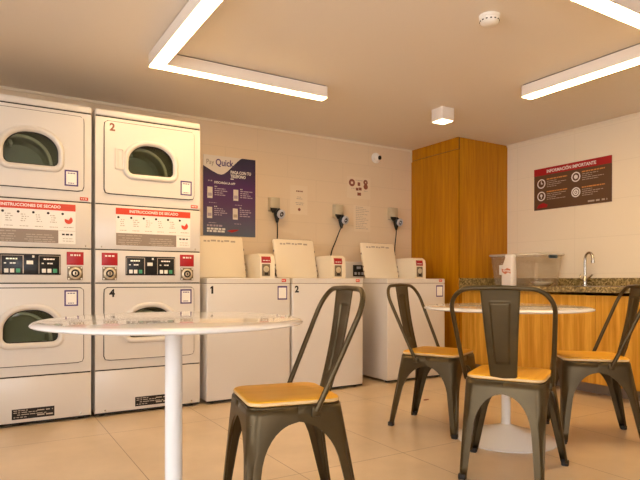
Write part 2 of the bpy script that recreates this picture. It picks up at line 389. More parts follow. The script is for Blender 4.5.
# ------------------------------------------------------------------ stacked dryers
def dryer(x0, label, full, nums):
    W = 0.683; Y = 3.7613; D = 0.68; top = 1.952
    t = empty('stacked_tumble_dryer', label, 'tumble dryer', (x0, Y, 0), 0, 'stacked tumble dryers along the laundry wall')
    # carcass: sides, back, top, bottom
    b = B(); g = 0.012
    b.box(0, g, 0.014, D, 0.02, top-0.03, 0.003); b.box(W-g, W, 0.014, D, 0.02, top-0.03, 0.003); b.box(g, W-g, D-g, D, 0.02, top-0.03)
    b.box(g, W-g, 0.02, D-g, 0.02, 0.03); b.box(g, W-g, 0.03, D-g, 1.04, 1.05)
    b.build('carcass', 'shell', t)
    for sx in (0.05, W-0.05):
        for sy in (0.06, D-0.06): B().lathe([(0.02, 0), (0.02, 0.008), (0.008, 0.010), (0.008, 0.022)], (sx, sy, 0), 12, cap0=True, cap1=True).build('levelling_foot', 'rubber', t)
    B().box(0.004, W-0.004, 0.012, 0.03, 0.012, 0.03).build('plinth', 'dark_gap', t, smooth=False)
    B().box(-0.001, W+0.001, 0.0, D, 1.9085, top, 0.012, 3).build('top_cover', 'white', t)
    B().box(0.003, W-0.003, 0.006, 0.02, 1.8985, 1.9105).build('cover_seam', 'dark_gap', t, smooth=False)
    cx = W/2
    for k, dz in ((0, 0.0), (1, -1.0595)):
        z0p, z1p = (1.353, 1.9005) if k == 0 else (0.298, 0.8435)
        gz0, gz1 = 1.554+dz, 1.748+dz
        c = (cx+.005, 1.64+dz)
        hole = dshape(cx+.005, 0.150, gz0-.004, gz1+.006, 0.035, 0.135, 0.115)
        P = [(0, z0p), (W, z0p), (W, z1p), (0, z1p)]
        b = B(); holed(b, P, hole, 0.0, 0.014, c, P); b.build('front_panel', 'white', t, angle=30)
        # door
        dz0, dz1 = 1.4185+dz, 1.8765+dz
        d = B(); out = rrect(0.054, 0.636, dz0, dz1, 0.022); holed(d, out, hole, -0.011, -0.0015, c, [(0.054, dz0), (0.636, dz0), (0.636, dz1), (0.054, dz1)])
        door = d.build('dryer_door', 'white', t, angle=30)
        s = B(); holed(s, rrect(0.0488, 0.6412, dz0-.0052, dz1+.0052, 0.026), rrect(0.07, 0.62, dz0+.02, dz1-.02, 0.02), -0.0015, -0.0001, c)
        s.build('door_gap_shade', 'dark_gap', door, smooth=False)  # dark ring, coloured as the shade in the gap around the door
        # window frame, glass
        angs = [2*pi*i/96 for i in range(96)]
        def LP(w, za, zb, rb, tx, tz, y): return [(x, y, z) for x, z in cast(dshape(cx+.005, w, za, zb, rb, tx, tz), c, angs)]
        fr = B().loft([LP(.180, gz0-.036, gz1+.032, .06, .155, .14, -.0112), LP(.176, gz0-.033, gz1+.030, .058, .153, .138, -.020), LP(.166, gz0-.024, gz1+.022, .05, .147, .13, -.026),
                       LP(.156, gz0-.010, gz1+.010, .042, .14, .122, -.024), LP(.147, gz0, gz1, .034, .135, .115, -.010), LP(.146, gz0, gz1, .034, .135, .115, .010)])
        fr.build('window_frame', 'white', door, angle=60)
        B().prism(dshape(cx+.005, 0.149, gz0-.003, gz1+.005, 0.035, 0.135, 0.115), 0.001, 0.004).build('door_glass', 'glass_dark', door, smooth=False)
        B().loft([LP(.1485, gz0-.0015, gz1+.0015, .035, .136, .116, -.0035), LP(.1415, gz0+.0055, gz1-.0055, .03, .13, .11, -.001), LP(.1415, gz0+.0055, gz1-.0055, .03, .13, .11, .006)]).build('glass_gasket', 'rubber', door, smooth=False)
        # handle pocket to the left of the window
        hx0, hx1, hz0, hz1 = 0.122, 0.166, 1.583+dz, 1.706+dz
        hb = B(); holed(hb, rrect(hx0-.006, hx1+.006, hz0-.006, hz1+.006, .006, 4), rrect(hx0+.006, hx1-.003, hz0+.004, hz1-.004, .004, 4), -0.019, -0.0112, ((hx0+hx1)/2, (hz0+hz1)/2), [(hx0-.006, hz0-.006), (hx1+.006, hz1+.006)])
        hb.box(hx0+.012, hx0+.02, -.017, -.0112, hz0+.006, hz1-.006)
        hb.build('door_handle', 'white2', door)
        # drum behind the window
        dc = (cx-.050, 0, 1.560+dz)
        dr = B().lathe([(0.158, -0.035), (0.158, -0.06), (0.17, -0.10), (0.17, -0.20), (0.15, -0.225), (0.06, -0.24), (0.0001, -0.24)], dc, 56, 'Y').build('drum', 'drum', t)
        B().lathe([(0.157, -0.036), (0.160, -0.030), (0.172, -0.032), (0.178, -0.045), (0.157, -0.045)], dc, 56, 'Y').build('drum_rim', 'drum_rim', dr)
        B().loft([[(x, .048, z) for x, z in cast(rrect(.02, W-.02, 1.37+dz, 1.885+dz, .02), (dc[0], dc[2]), [2*pi*q/64 for q in range(64)])], [(dc[0]+.177*math.cos(2*pi*q/64), .040, dc[2]+.177*math.sin(2*pi*q/64)) for q in range(64)]]).build('drum_bulkhead', 'drum_dark', dr)
        for a in (110, 230, 350):
            ca, sa = math.cos(R(a)), math.sin(R(a))
            B().obox((dc[0]+0.148*ca, 0.15, dc[2]+0.148*sa), 0.035, 0.10, 0.022, (0, -R(a), 0), 0.008).build('drum_baffle', 'drum_rim', dr)
        # sticker card with purple edge
        qx, qz = (0.541 if full else 0.527), (1.443 if k == 0 else .707)
        B().box(qx, qx+.078, -.0122, -.0111, qz, qz+.098).build('sticker_border', 'purple', door, smooth=False)
        B().box(qx+.009, qx+.069, -.0130, -.0122, qz+.009, qz+.088).build('sticker_card', 'card', door, smooth=False)
        bq = B(); bars(bq, qx+.018, qx+.06, qz+.078, .006, -.0130, 3, 3, .004); bars(bq, qx+.02, qx+.058, qz+.018, .005, -.0130, 4, 3, .004); bq.build('sticker_print', 'purple', door, smooth=False)
        if nums[k]:
            text('number', nums[k], 0.066, (0.083, -.0115, (1.838 if k == 0 else 0.781)), FRONT, 'brown_ink' if k == 0 else 'black_ink', door, bold=0.0026)
    # badge under the upper door
    lg = B().box(0.616, 0.664, -.004, -.0002, 1.361, 1.381, .0015).build('badge', 'orange_red', t)
    bl = B(); bars(bl, 0.622, 0.658, 1.371, .006, -.004, 3, 4, .004); bl.build('badge_lettering', 'card', lg, smooth=False)
    # lower strip of the upper dryer with instruction sign
    B().box(0, W, 0.0, 0.014, 1.0635, 1.3455, .002).build('lower_strip', 'white', t)
    B().box(0.003, W-.003, .008, .02, 1.340, 1.356).build('strip_seam', 'dark_gap', t, smooth=False)
    B().box(0.002, W-.002, .006, .02, 1.054, 1.066).build('console_seam', 'dark_gap', t, smooth=False)
    for x in (0.035, W-.035): B().lathe([(.005, 0), (.005, .002), (.0001, .003)], (x, 0, 1.078), 12, 'Y').build('screw', 'steel', t)
    sg = B().box(0.123, 0.612, -.003, -.0002, 1.088, 1.3305).build('instruction_sign', 'card', t, smooth=False)
    B().box(0.123, 0.612, -.0038, -.003, 1.289, 1.3305).build('sign_header', 'orange_red', sg, smooth=False)
    text('sign_lettering', 'INSTRUCCIONES DE SECADO', 0.024, (0.3675, -.0042, 1.310), FRONT, 'card', sg, 'CENTER', bold=.0006)
    B().box(0.125, 0.515, -.0036, -.003, 1.090, 1.169).build('sign_footer', 'grey_print', sg, smooth=False)
    fl = B()
    rnd = random.Random(11)
    for i, z in enumerate((1.155, 1.138, 1.124, 1.110, 1.098)):
        bars(fl, 0.135+.03*(i > 0)*rnd.random(), 0.26+.05*rnd.random(), z, .0045, -.0036, 20+i, 5, .006)
        if i: bars(fl, 0.33+.02*rnd.random(), 0.45+.05*rnd.random(), z, .0045, -.0036, 40+i, 5, .006)
    fl.build('sign_footer_text', 'faint_print', sg, smooth=False)
    pk = B(); dk = B()
    for i in range(6):
        x = 0.137+i*0.08
        dk.lathe([(.0075, 0), (.0075, .0008), (.0001, .0009)], (x+.002, -.003, 1.270), 12, 'Y')
        if i < 5:
            for j, z in enumerate((1.256, 1.243, 1.230, 1.217)):
                bars(pk, x+.012+.008*rnd.random(), x+.035+.022*rnd.random(), z, .005, -.003, 60+i*7+j, 3, .006)
            bars(pk, x+.01, x+.055, 1.187, .004, -.003, 90+i, 4, .004)
    bars(pk, .545, .600, 1.189, .005, -.003, 99, 4, .004); pk.box(.520, .610, -.0036, -.003, 1.166, 1.168)
    bars(pk, .54, .60, 1.12, .004, -.003, 97, 4, .004); bars(pk, .54, .60, 1.105, .004, -.003, 98, 4, .004)
    bars(dk, .535, .595, 1.145, .010, -.003, 95, 5, .006)
    pk.build('sign_pictograms', 'faint_print', sg, smooth=False)
    dk.build('sign_bullets', 'black_ink', sg, smooth=False)
    pie = B().prism([(0.573+.023*math.cos(R(a))*(1 if a < 999 else 0), 1.233+.023*math.sin(R(a))) for a in range(-200, 61, 10)]+[(0.573, 1.233)], -.0038, -.003)
    pie.build('sign_clock_mark', 'orange_red', sg, smooth=False)
    # control console
    B().box(0, W, 0.0, 0.014, 0.8510, 1.0565, .002).build('control_console', 'white', t)
    B().box(0.003, W-.003, .006, .02, 0.843, 0.853).build('door_seam', 'dark_gap', t, smooth=False)
    for i, x in enumerate((0.038, 0.541)):
        r = B().box(x, x+.097, -.002, -.0002, 0.960, 1.040, .001).build('red_sticker', 'red', t)
        rl = B(); bars(rl, x+.02, x+.078, 1.020, .010, -.002, 5+i, 5, .005); rl.build('sticker_lettering', 'card', r, smooth=False)
        m = B().box(x+.004, x+.092, -.006, -.0002, 0.866, 0.951, .003).build('coin_mechanism', 'brass', t)
        kk = B().lathe([(.036, 0), (.036, .006), (.026, .010), (.024, .005), (.014, .005), (.013, .012), (.0001, .013)], (x+.048, -.006, .9085), 24, 'Y')
        kk.build('coin_knob', 'brass_l', m)
        sl = B().box(x+.044, x+.051, -.0195, -.0190, .900, .917); sl.build('coin_slot', 'dark_gap', m, smooth=False)
        for dx in (.012, .084):
            for zz in (.874, .943): B().lathe([(.005, 0), (.005, .002), (.0001, .003)], (x+dx, -.006, zz), 10, 'Y').build('rivet', 'card', m)
        B().lathe([(.0235, 0), (.0235, .0022), (.0145, .0022)], (x+.048, -.0112, .9085), 24, 'Y').build('knob_recess', 'dark_gap', m)
    dp = B().box(0.184, 0.508, -.004, -.0002, 0.898, 1.022, .002).build('display_panel', 'blackpl', t)
    tx = B(); tx2 = B(); wb = B()
    for x in (0.190, 0.388):
        fb = B()
        for xa, xb, za, zb in ((x, x+.114, 1.010, 1.013), (x+.112, x+.117, .905, 1.013), (x-.001, x+.002, .905, 1.013)): fb.box(xa, xb, -.0055, -.004, za, zb)
        bars(tx if x < .3 else tx2, x+.025, x+.085, .992, .008, -.004, int(x*100), 5, .003)
        bars(wb, x+.015, x+.03, .966, .007, -.004, 3, 1, .003); bars(wb, x+.045, x+.075, .966, .008, -.004, 7, 2, .004)
        for i in range(2): B().box(x+.016+i*.030, x+.038+i*.030, -.007, -.004, .910, .934, .001).build('button', 'card', dp)
        B().box(x+.077, x+.099, -.007, -.004, .910, .934, .001).build('start_button', 'green_btn', dp)
        fb.build('display_frame', 'faint_print', dp, smooth=False)
    B().box(.322, .357, -.006, -.004, .960, .982, .001).build('display_label', 'card', dp); B().box(.352, .364, -.005, -.004, 1.000, 1.013, .001).build('indicator', 'card', dp)
    tx.build('display_digits', 'screen_txt', dp, smooth=False); tx2.build('second_display_digits', 'screen_txt2', dp, smooth=False)
    wb.build('display_symbols', 'card', dp, smooth=False)
    # kick panel and data plate
    B().box(0, W, 0.0, 0.014, 0.024, 0.2895, .002).build('kick_panel', 'white', t)
    B().box(0.003, W-.003, .006, .02, 0.286, 0.300).build('kick_seam', 'dark_gap', t, smooth=False)
    dpz = B().box(0.246, 0.474, -.0015, -.0001, 0.044, 0.104).build('data_plate', 'black_ink', t, smooth=False)
    dl = B()
    for i, z in enumerate((.095, .083, .070, .056)): bars(dl, .255+.02*(i == 2), .33+.10*((i*37) % 3)/2, z, .004, -.0015, 70+i, 6, .006)
    bars(dl, .38, .465, .088, .006, -.0015, 77, 3, .01); bars(dl, .38, .465, .060, .008, -.0015, 78, 3, .012)
    dl.build('data_plate_lettering', 'faint_print', dpz, smooth=False)
    for x in (0.06, W-.06): B().lathe([(.005, 0), (.005, .002), (.0001, .003)], (x, 0, 0.040), 12, 'Y').build('screw', 'steel', t)
    if not full:
        for ch in [sg]: ch.location.x -= .021
    return t
dryer(-0.073, 'leftmost white stacked tumble dryer, partly cut off by the left edge', False, (None, None))
dryer(0.6333, 'white stacked tumble dryer numbered 2 on its upper door and 4 on its lower door', True, ('2', '4'))

# ------------------------------------------------------------------ top-load washers
def washer(x0, label, num, card):
    W = 0.6543; Y = 3.7475; D = 0.66; top = 0.8826
    t = empty('top_loading_washer', label, 'washing machine', (x0, Y, 0), 0, 'top loading washers along the laundry wall')
    b = B(); b.box(0, W, 0.0, D, 0.022, 0.8415, .008, 3); b.build('cabinet', 'white', t)
    B().box(0.004, W-.004, .004, .02, .012, .024).build('plinth', 'dark_gap', t, smooth=False)
    for sx in (0.05, W-0.05):
        for sy in (0.06, D-0.06): B().lathe([(0.022, 0), (0.022, 0.012), (0.01, 0.014), (0.01, 0.022)], (sx, sy, 0), 12, cap0=True, cap1=True).build('levelling_foot', 'rubber', t)
    B().box(0.003, W-.003, .003, D-.003, .8405, .8450).build('top_seam', 'grey_print', t, smooth=False)
    # top with the tub opening
    c = (W/2-.02, .27); P = [(0, 0), (W, 0), (W, D), (0, D)]
    inner = rrect(c[0]-.18, c[0]+.18, c[1]-.16, c[1]+.16, .08)
    angs = sorted([2*pi*i/96 for i in range(96)] + [math.atan2(y-c[1], x-c[0]) % (2*pi) for x, y in P])
    O = cast(rrect(0, W, 0, D, .006, 3), c, angs); O2 = cast(rrect(.004, W-.004, .004, D-.004, .006, 3), c, angs); I = cast(inner, c, angs); L = lambda Q, z: [(x, y, z) for x, y in Q]
    tb = B().loft([L(I, .846), L(O, .845), L(O, top-.004), L(O2, top), L(I, top), L(I, .846)]); tb.build('top_panel', 'white', t, angle=30)
    B().loft([L(I, top-.01), L([(c[0]+(x-c[0])*.9, c[1]+(y-c[1])*.9) for x, y in I], .8455)], True, False, True).build('tub_opening', 'drum', t)
    # lid standing open, leaning back
    lid = bpy.data.objects.new('lid', None); bpy.data.objects.remove(lid)
    a = math.atan2(0.085, 0.335)
    lx0, lx1 = 0.104, 0.497
    hy, hz = 0.455, 0.888
    def LP(dx, off):   # loop of the lid outline at a distance off its lower face
        pts = rrect(lx0+dx, lx1-dx, dx, .342-dx, .016, 5)
        return [(x, hy + s*math.sin(a) + off*math.cos(a), hz + s*math.cos(a) - off*math.sin(a)) for x, s in pts]
    lo = B().loft([LP(.004, 0), LP(0, .004), LP(0, .018), LP(.004, .022)], True, True, True).build('lid', 'lid_plastic', t)
    def onlid(bb, x, x2, s, h):
        bb.obox(((x+x2)/2, hy+s*math.sin(a)-.0004*math.cos(a), hz+s*math.cos(a)+.0004*math.sin(a)), x2-x, .001, h, (-a, 0, 0))
    ll = B(); rnd = random.Random(4); x = lx0+.06
    while x < lx1-.07:
        w = rnd.uniform(.015, .045); onlid(ll, x, x+w, .302+rnd.uniform(-.003, .003), .014); x += w+rnd.uniform(.006, .014)
    ll.build('lid_lettering', 'faint_print', lo, smooth=False)
    for xx in (lx0-.003, lx1+.003):
        for s in (.02, .062, .11, .235): B().obox((xx, hy+s*math.sin(a)+.009, hz+s*math.cos(a)), .006, .013, .016, (-a, 0, 0)).build('lid_clip', 'grey_print', lo, smooth=False)
    B().obox(((lx0+lx1)/2, hy+.3405*math.sin(a)+.016, hz+.3405*math.cos(a)), lx1-lx0-.03, .012, .004, (-a, 0, 0)).build('lid_seal', 'grey_print', lo, smooth=False)
    # rear control panel
    cp = B(); prof = [(.632, top), (.632, 1.028), (.650, 1.045), (.72, 1.045), (.72, top)]
    cp.prism([(y, z) for y, z in prof], .004, .53, 'X'); cpo = cp.build('control_panel', 'white', t, angle=20)
    d = B().box(.085, .215, .627, .6318, .905, 1.012, .002).build('display_panel', 'blackpl', cpo)
    for i in range(3): B().box(.100+.04*i, .125+.04*i, .624, .627, .920, .945, .002).build('button', 'plug_blue', d)
    B().box(.125, .175, .625, .627, .975, .998, .001).build('display_window', 'plug_blue', d)
    # coin box standing forward on the right
    cb = B(); prof = [(.253, top), (.253, 1.015), (.262, 1.055), (.300, 1.077), (.60, 1.077), (.60, top)]
    cb.prism(prof, .524, W-.002, 'X'); cbo = cb.build('coin_box', 'lid_plastic', t, angle=25)
    r = B().box(.536, .616, .2505, .2528, 1.004, 1.030).obox((.576, .2552, 1.041), .080, .0022, .026, (-.22, 0, 0)).build('red_sticker', 'red', cbo, smooth=False)
    rl = B(); bars(rl, .548, .605, 1.022, .007, .2505, 5, 4, .005); rl.build('sticker_lettering', 'card', r, smooth=False)
    mm = B().box(.540, .608, .246, .2528, .900, .994, .002).build('coin_mechanism', 'brass', cbo)
    B().lathe([(.024, 0), (.024, .005), (.016, .008), (.010, .008), (.009, .004), (.0001, .004)], (.574, .246, .955), 20, 'Y').build('coin_knob', 'brass_l', mm)
    B().box(.560, .590, .2445, .246, .908, .926).build('coin_return', 'dark_gap', mm, smooth=False)
    # badge, card, number
    bg = B().box(W-.072, W-.036, -.003, -.0002, .854, .876, .001).build('badge', 'orange_red', t)
    bl = B(); bars(bl, W-.067, W-.041, .865, .006, -.003, 3, 3, .004); bl.build('badge_lettering', 'card', bg, smooth=False)
    if card:
        B().box(W-.106, W-.026, -.0012, -.0001, .722, .824).build('sticker_border', 'purple', t, smooth=False)
        B().box(W-.098, W-.034, -.002, -.0012, .732, .812).build('sticker_card', 'card', t, smooth=False)
    if num == '1':
        B().prism([(.032, .772), (.046, .772), (.046, .826), (.036, .826), (.024, .815), (.024, .806), (.032, .811)], -.0012, -.0001).build('number', 'black_ink', t, smooth=False)
    elif num: text('number', num, .068, (.020, -.0008, .797), FRONT, 'black_ink', t, bold=.0028)
    return t
washer(1.3613, 'white top-loading washer numbered 1 with its lid up, beside the stacked tumble dryers', '1', True)
washer(2.0363, 'white top-loading washer numbered 2 with its lid up, middle of the three washers', '2', False)
washer(2.9410, 'white top-loading washer with its lid up standing next to the tall oak cabinet', None, True)

# ------------------------------------------------------------------ tall cabinet
t = empty('tall_cabinet', 'tall oak laminate cabinet reaching the ceiling in the corner beside the kitchen counter', 'cabinet', (XC, YK, 0))
cw, cd = XR-XC, YB-YK
B().box(0.02, cw, 0, cd, 0.0, H-.001).build('cabinet_body', 'cab', t, smooth=False)
B().box(0, .019, 0.001, cd, 2.106, H-.001).build('filler_panel', 'cab', t, smooth=False)
B().box(.012, .0205, 0.0, cd, 0.0, H-.001).build('door_gap', 'dark_gap', t, smooth=False)
B().box(0, .02, 0.0, .020, 0.0, 2.099).build('edge_strip', 'cab', t, smooth=False)
for y0, y1 in ((.0225, .342), (.3445, cd-.001)):
    B().box(0, .0115, y0, y1, .06, 2.100, .001).build('cabinet_door', 'cab', t, smooth=False)
B().box(.0, .019, .021, cd, 0.0, .056).build('plinth', 'dark_gap', t, smooth=False)

# ------------------------------------------------------------------ kitchen base units
XF = 3.90; ZT = .758
ys = [3.842, 3.40, 2.95, 2.50, 2.05, 1.60, 1.15]
blab = ['light oak base cabinet in the corner against the tall cabinet', 'light oak base cabinet second from the tall cabinet', 'light oak base cabinet under the kitchen tap',
        'light oak base cabinet right of the tap, fourth from the tall cabinet', 'light oak base cabinet behind the right chair, fifth from the tall cabinet', 'light oak base cabinet at the far right end of the counter']
for i in range(6):
    y1, y0 = ys[i], ys[i+1]
    t = empty('base_cabinet', blab[i], 'cabinet', (XF, y0, 0), 0, 'base cabinets under the granite counter')
    w = y1-y0
    B().box(.020, XR-XF-.002, .001, w-.001, .10, .778 if i not in (2, 3) else .66).build('cabinet_body', 'cab2', t, smooth=False)
    B().box(.0, .019, .0022, w-.0022, .105, ZT, .001).build('cabinet_door', 'cab2', t, smooth=False)
    B().box(.17, XR-XF-.002, .001, w-.001, 0.0, .10).build('toe_kick', 'wall' if False else 'grey_print', t, smooth=False)
# granite worktop with sink cut-out, upstand
SYA, SYB, SXA, SXB = 2.15, 2.72, 4.02, 4.36
b = B(); x0, x1, y0, y1, z0, z1 = 3.865, XR-.001, 1.15, 3.843, .780, .822
b.box(x0, SXA, y0, y1, z0, z1); b.box(SXB, x1, y0, y1, z0, z1); b.box(SXA, SXB, SYB, y1, z0, z1); b.box(SXA, SXB, y0, SYA, z0, z1)
o = b.build('worktop', 'granite', smooth=False)
tag(o, 'brown speckled granite worktop running along the right wall over the oak cabinets', 'worktop')
tag(B().box(XR-.022, XR-.001, 1.15, 3.842, .8225, .890).build('upstand', 'granite', smooth=False), 'long granite upstand along the foot of the right wall behind the tap', 'upstand', 'granite upstands')
tag(B().box(3.865, XR-.023, YK-.020, YK-.001, .8225, .890).build('upstand', 'granite', smooth=False), 'short granite upstand against the side of the tall oak cabinet', 'upstand', 'granite upstands')
t = empty('kitchen_sink', 'stainless steel sink set into the granite worktop in front of the tap', 'sink', (4.19, 2.435, .66))
def RL(ex, z, r): return [(x, y, z) for x, y in rrect(-.17-ex, .17+ex, -.285-ex, .285+ex, r)]
B().loft([RL(.018, .1622, .03), RL(.018, .165, .03), RL(-.004, .165, .03), RL(-.012, .15, .04), RL(-.03, .012, .05), RL(-.06, .004, .05)], True, False, True).build('basin', 'steel', t)
B().lathe([(.035, .005), (.035, .008), (.0001, .006)], (0, 0, 0), 20).build('drain', 'dark_gap', t)
# tap
t = empty('kitchen_tap', 'chrome swan-neck kitchen tap on the granite worktop by the right wall', 'tap', (4.42, 2.925, .822))
B().lathe([(.026, 0), (.026, .008), (.019, .014), (.019, .075), (.012, .085), (.0001, .086)], (0, 0, 0), 24, cap0=True).build('tap_body', 'steel', t)
pts = [(0, 0, .07), (0, 0, .23)] + [(-.018*(1-math.cos(R(a))), -.047*(1-math.cos(R(a))), .23+.050*math.sin(R(a))) for a in range(15, 181, 15)] + [(-.0365, -.095, .212)]
B().tube(pts, .0105, 12).build('spout', 'steel', t)
B().lathe([(.015, 0), (.016, .02), (.0001, .02)], (-.0365, -.095, .192), 16, cap0=True).build('aerator', 'steel', t)
h = B()
h.tube([(0, -.018, .05), (-.01, -.05, .075), (-.012, -.075, .098)], [.010, .008, .007], 10); h.tube([(0, .015, .05), (0, .04, .062), (0, .048, .10)], [.010, .008, .006], 10)
h.build('lever', 'steel', t)

# ------------------------------------------------------------------ bins, bottle, dish
def bin_(name, label, loc, rz, L, Wd, Hh, sticker, clip):
    t = empty(name, label, 'storage box', loc, rz)
    def rl(f, z, ins=0): return [(x, y, z) for x, y in rrect(-Wd/2*f+ins, Wd/2*f-ins, -L/2*f+ins, L/2*f-ins, .03)]
    B().loft([rl(.86, .0), rl(.88, .004), rl(1, Hh-.016)], True, True, False).build('box_body', 'clear_pl', t, solid=.0025, off=-1)
    rim = B().loft([rl(1.0, Hh-.018), rl(1.04, Hh-.016), rl(1.05, Hh-.004), rl(1.03, Hh), rl(.985, Hh), rl(.985, Hh-.006)], True); rim.build('rim', 'beige_pl' if False else 'card_clear', t)
    if sticker: B().box(-Wd/2*.95-.004, -Wd/2*.95-.002, .060, .155, .095, .185).build('paper_sticker', 'card', t, smooth=False)
    if clip:
        B().box(-.055, .055, -L/2-.030, -L/2-.012, Hh-.045, Hh-.014, .007).build('clip_handle', 'teal', t)
    return t
M['card_clear'] = thin_glass('clear_rim', (0.95, 0.92, 0.86), 0.8, 0.12, haze=0.5, hazecol=(0.9, 0.84, 0.74))
bin_('storage_box', 'clear plastic storage box with a paper sticker and dark blue handle, beside the tall cabinet', (4.285, 3.425, .8240), 0, .53, .36, .283, True, True)
t = empty('detergent_bottle', 'white detergent bottle with an orange-red label in front of the clear storage box', 'bottle', (4.03, 3.40, .8225), R(0))
def bl(w, d, z, r, cx=0): return [(x, y+cx, z) for x, y in rrect(-d, d, -w, w, r, 6)]
B().loft([bl(.060, .034, 0, .02), bl(.064, .037, .008, .025), bl(.064, .037, .13, .025), bl(.060, .035, .17, .024, -.002), bl(.046, .032, .225, .02, -.012), bl(.040, .030, .250, .018, -.016)], True, True, True).build('bottle_body', 'bottle_w', t)
B().loft([bl(.042, .032, .2502, .018, -.016), bl(.043, .033, .253, .018, -.016), bl(.041, .031, .270, .016, -.016), bl(.030, .024, .275, .015, -.016)], True, True, True).build('bottle_cap', 'card', t)
lb = B(); rnd = random.Random(5)
lb.prism([(-.05, .105), (-.02, .118), (.01, .100), (.045, .122), (.05, .150), (.02, .140), (-.01, .155), (-.045, .145)], -.0385, -.0372, 'X')
lbo = lb.build('bottle_label', 'label_red', t, smooth=False)
lb2 = B()
for k in range(7):
    y = -.045+.014*k; z = .108+rnd.uniform(0, .02); lb2.box(-.0392, -.0385, y, y+.009, z, z+.012)
lb2.build('label_lettering', 'card', lbo, smooth=False)
t = B().lathe([(.0001, .004), (.045, .004), (.072, .022), (.084, .034), (.087, .034), (.075, .018), (.047, 0), (.0001, 0)], (4.03, 3.06, .8225), 40).build('shallow_dish', 'beige_pl')
tag(t, 'shallow beige dish on the granite worktop beside the clear storage box', 'dish')

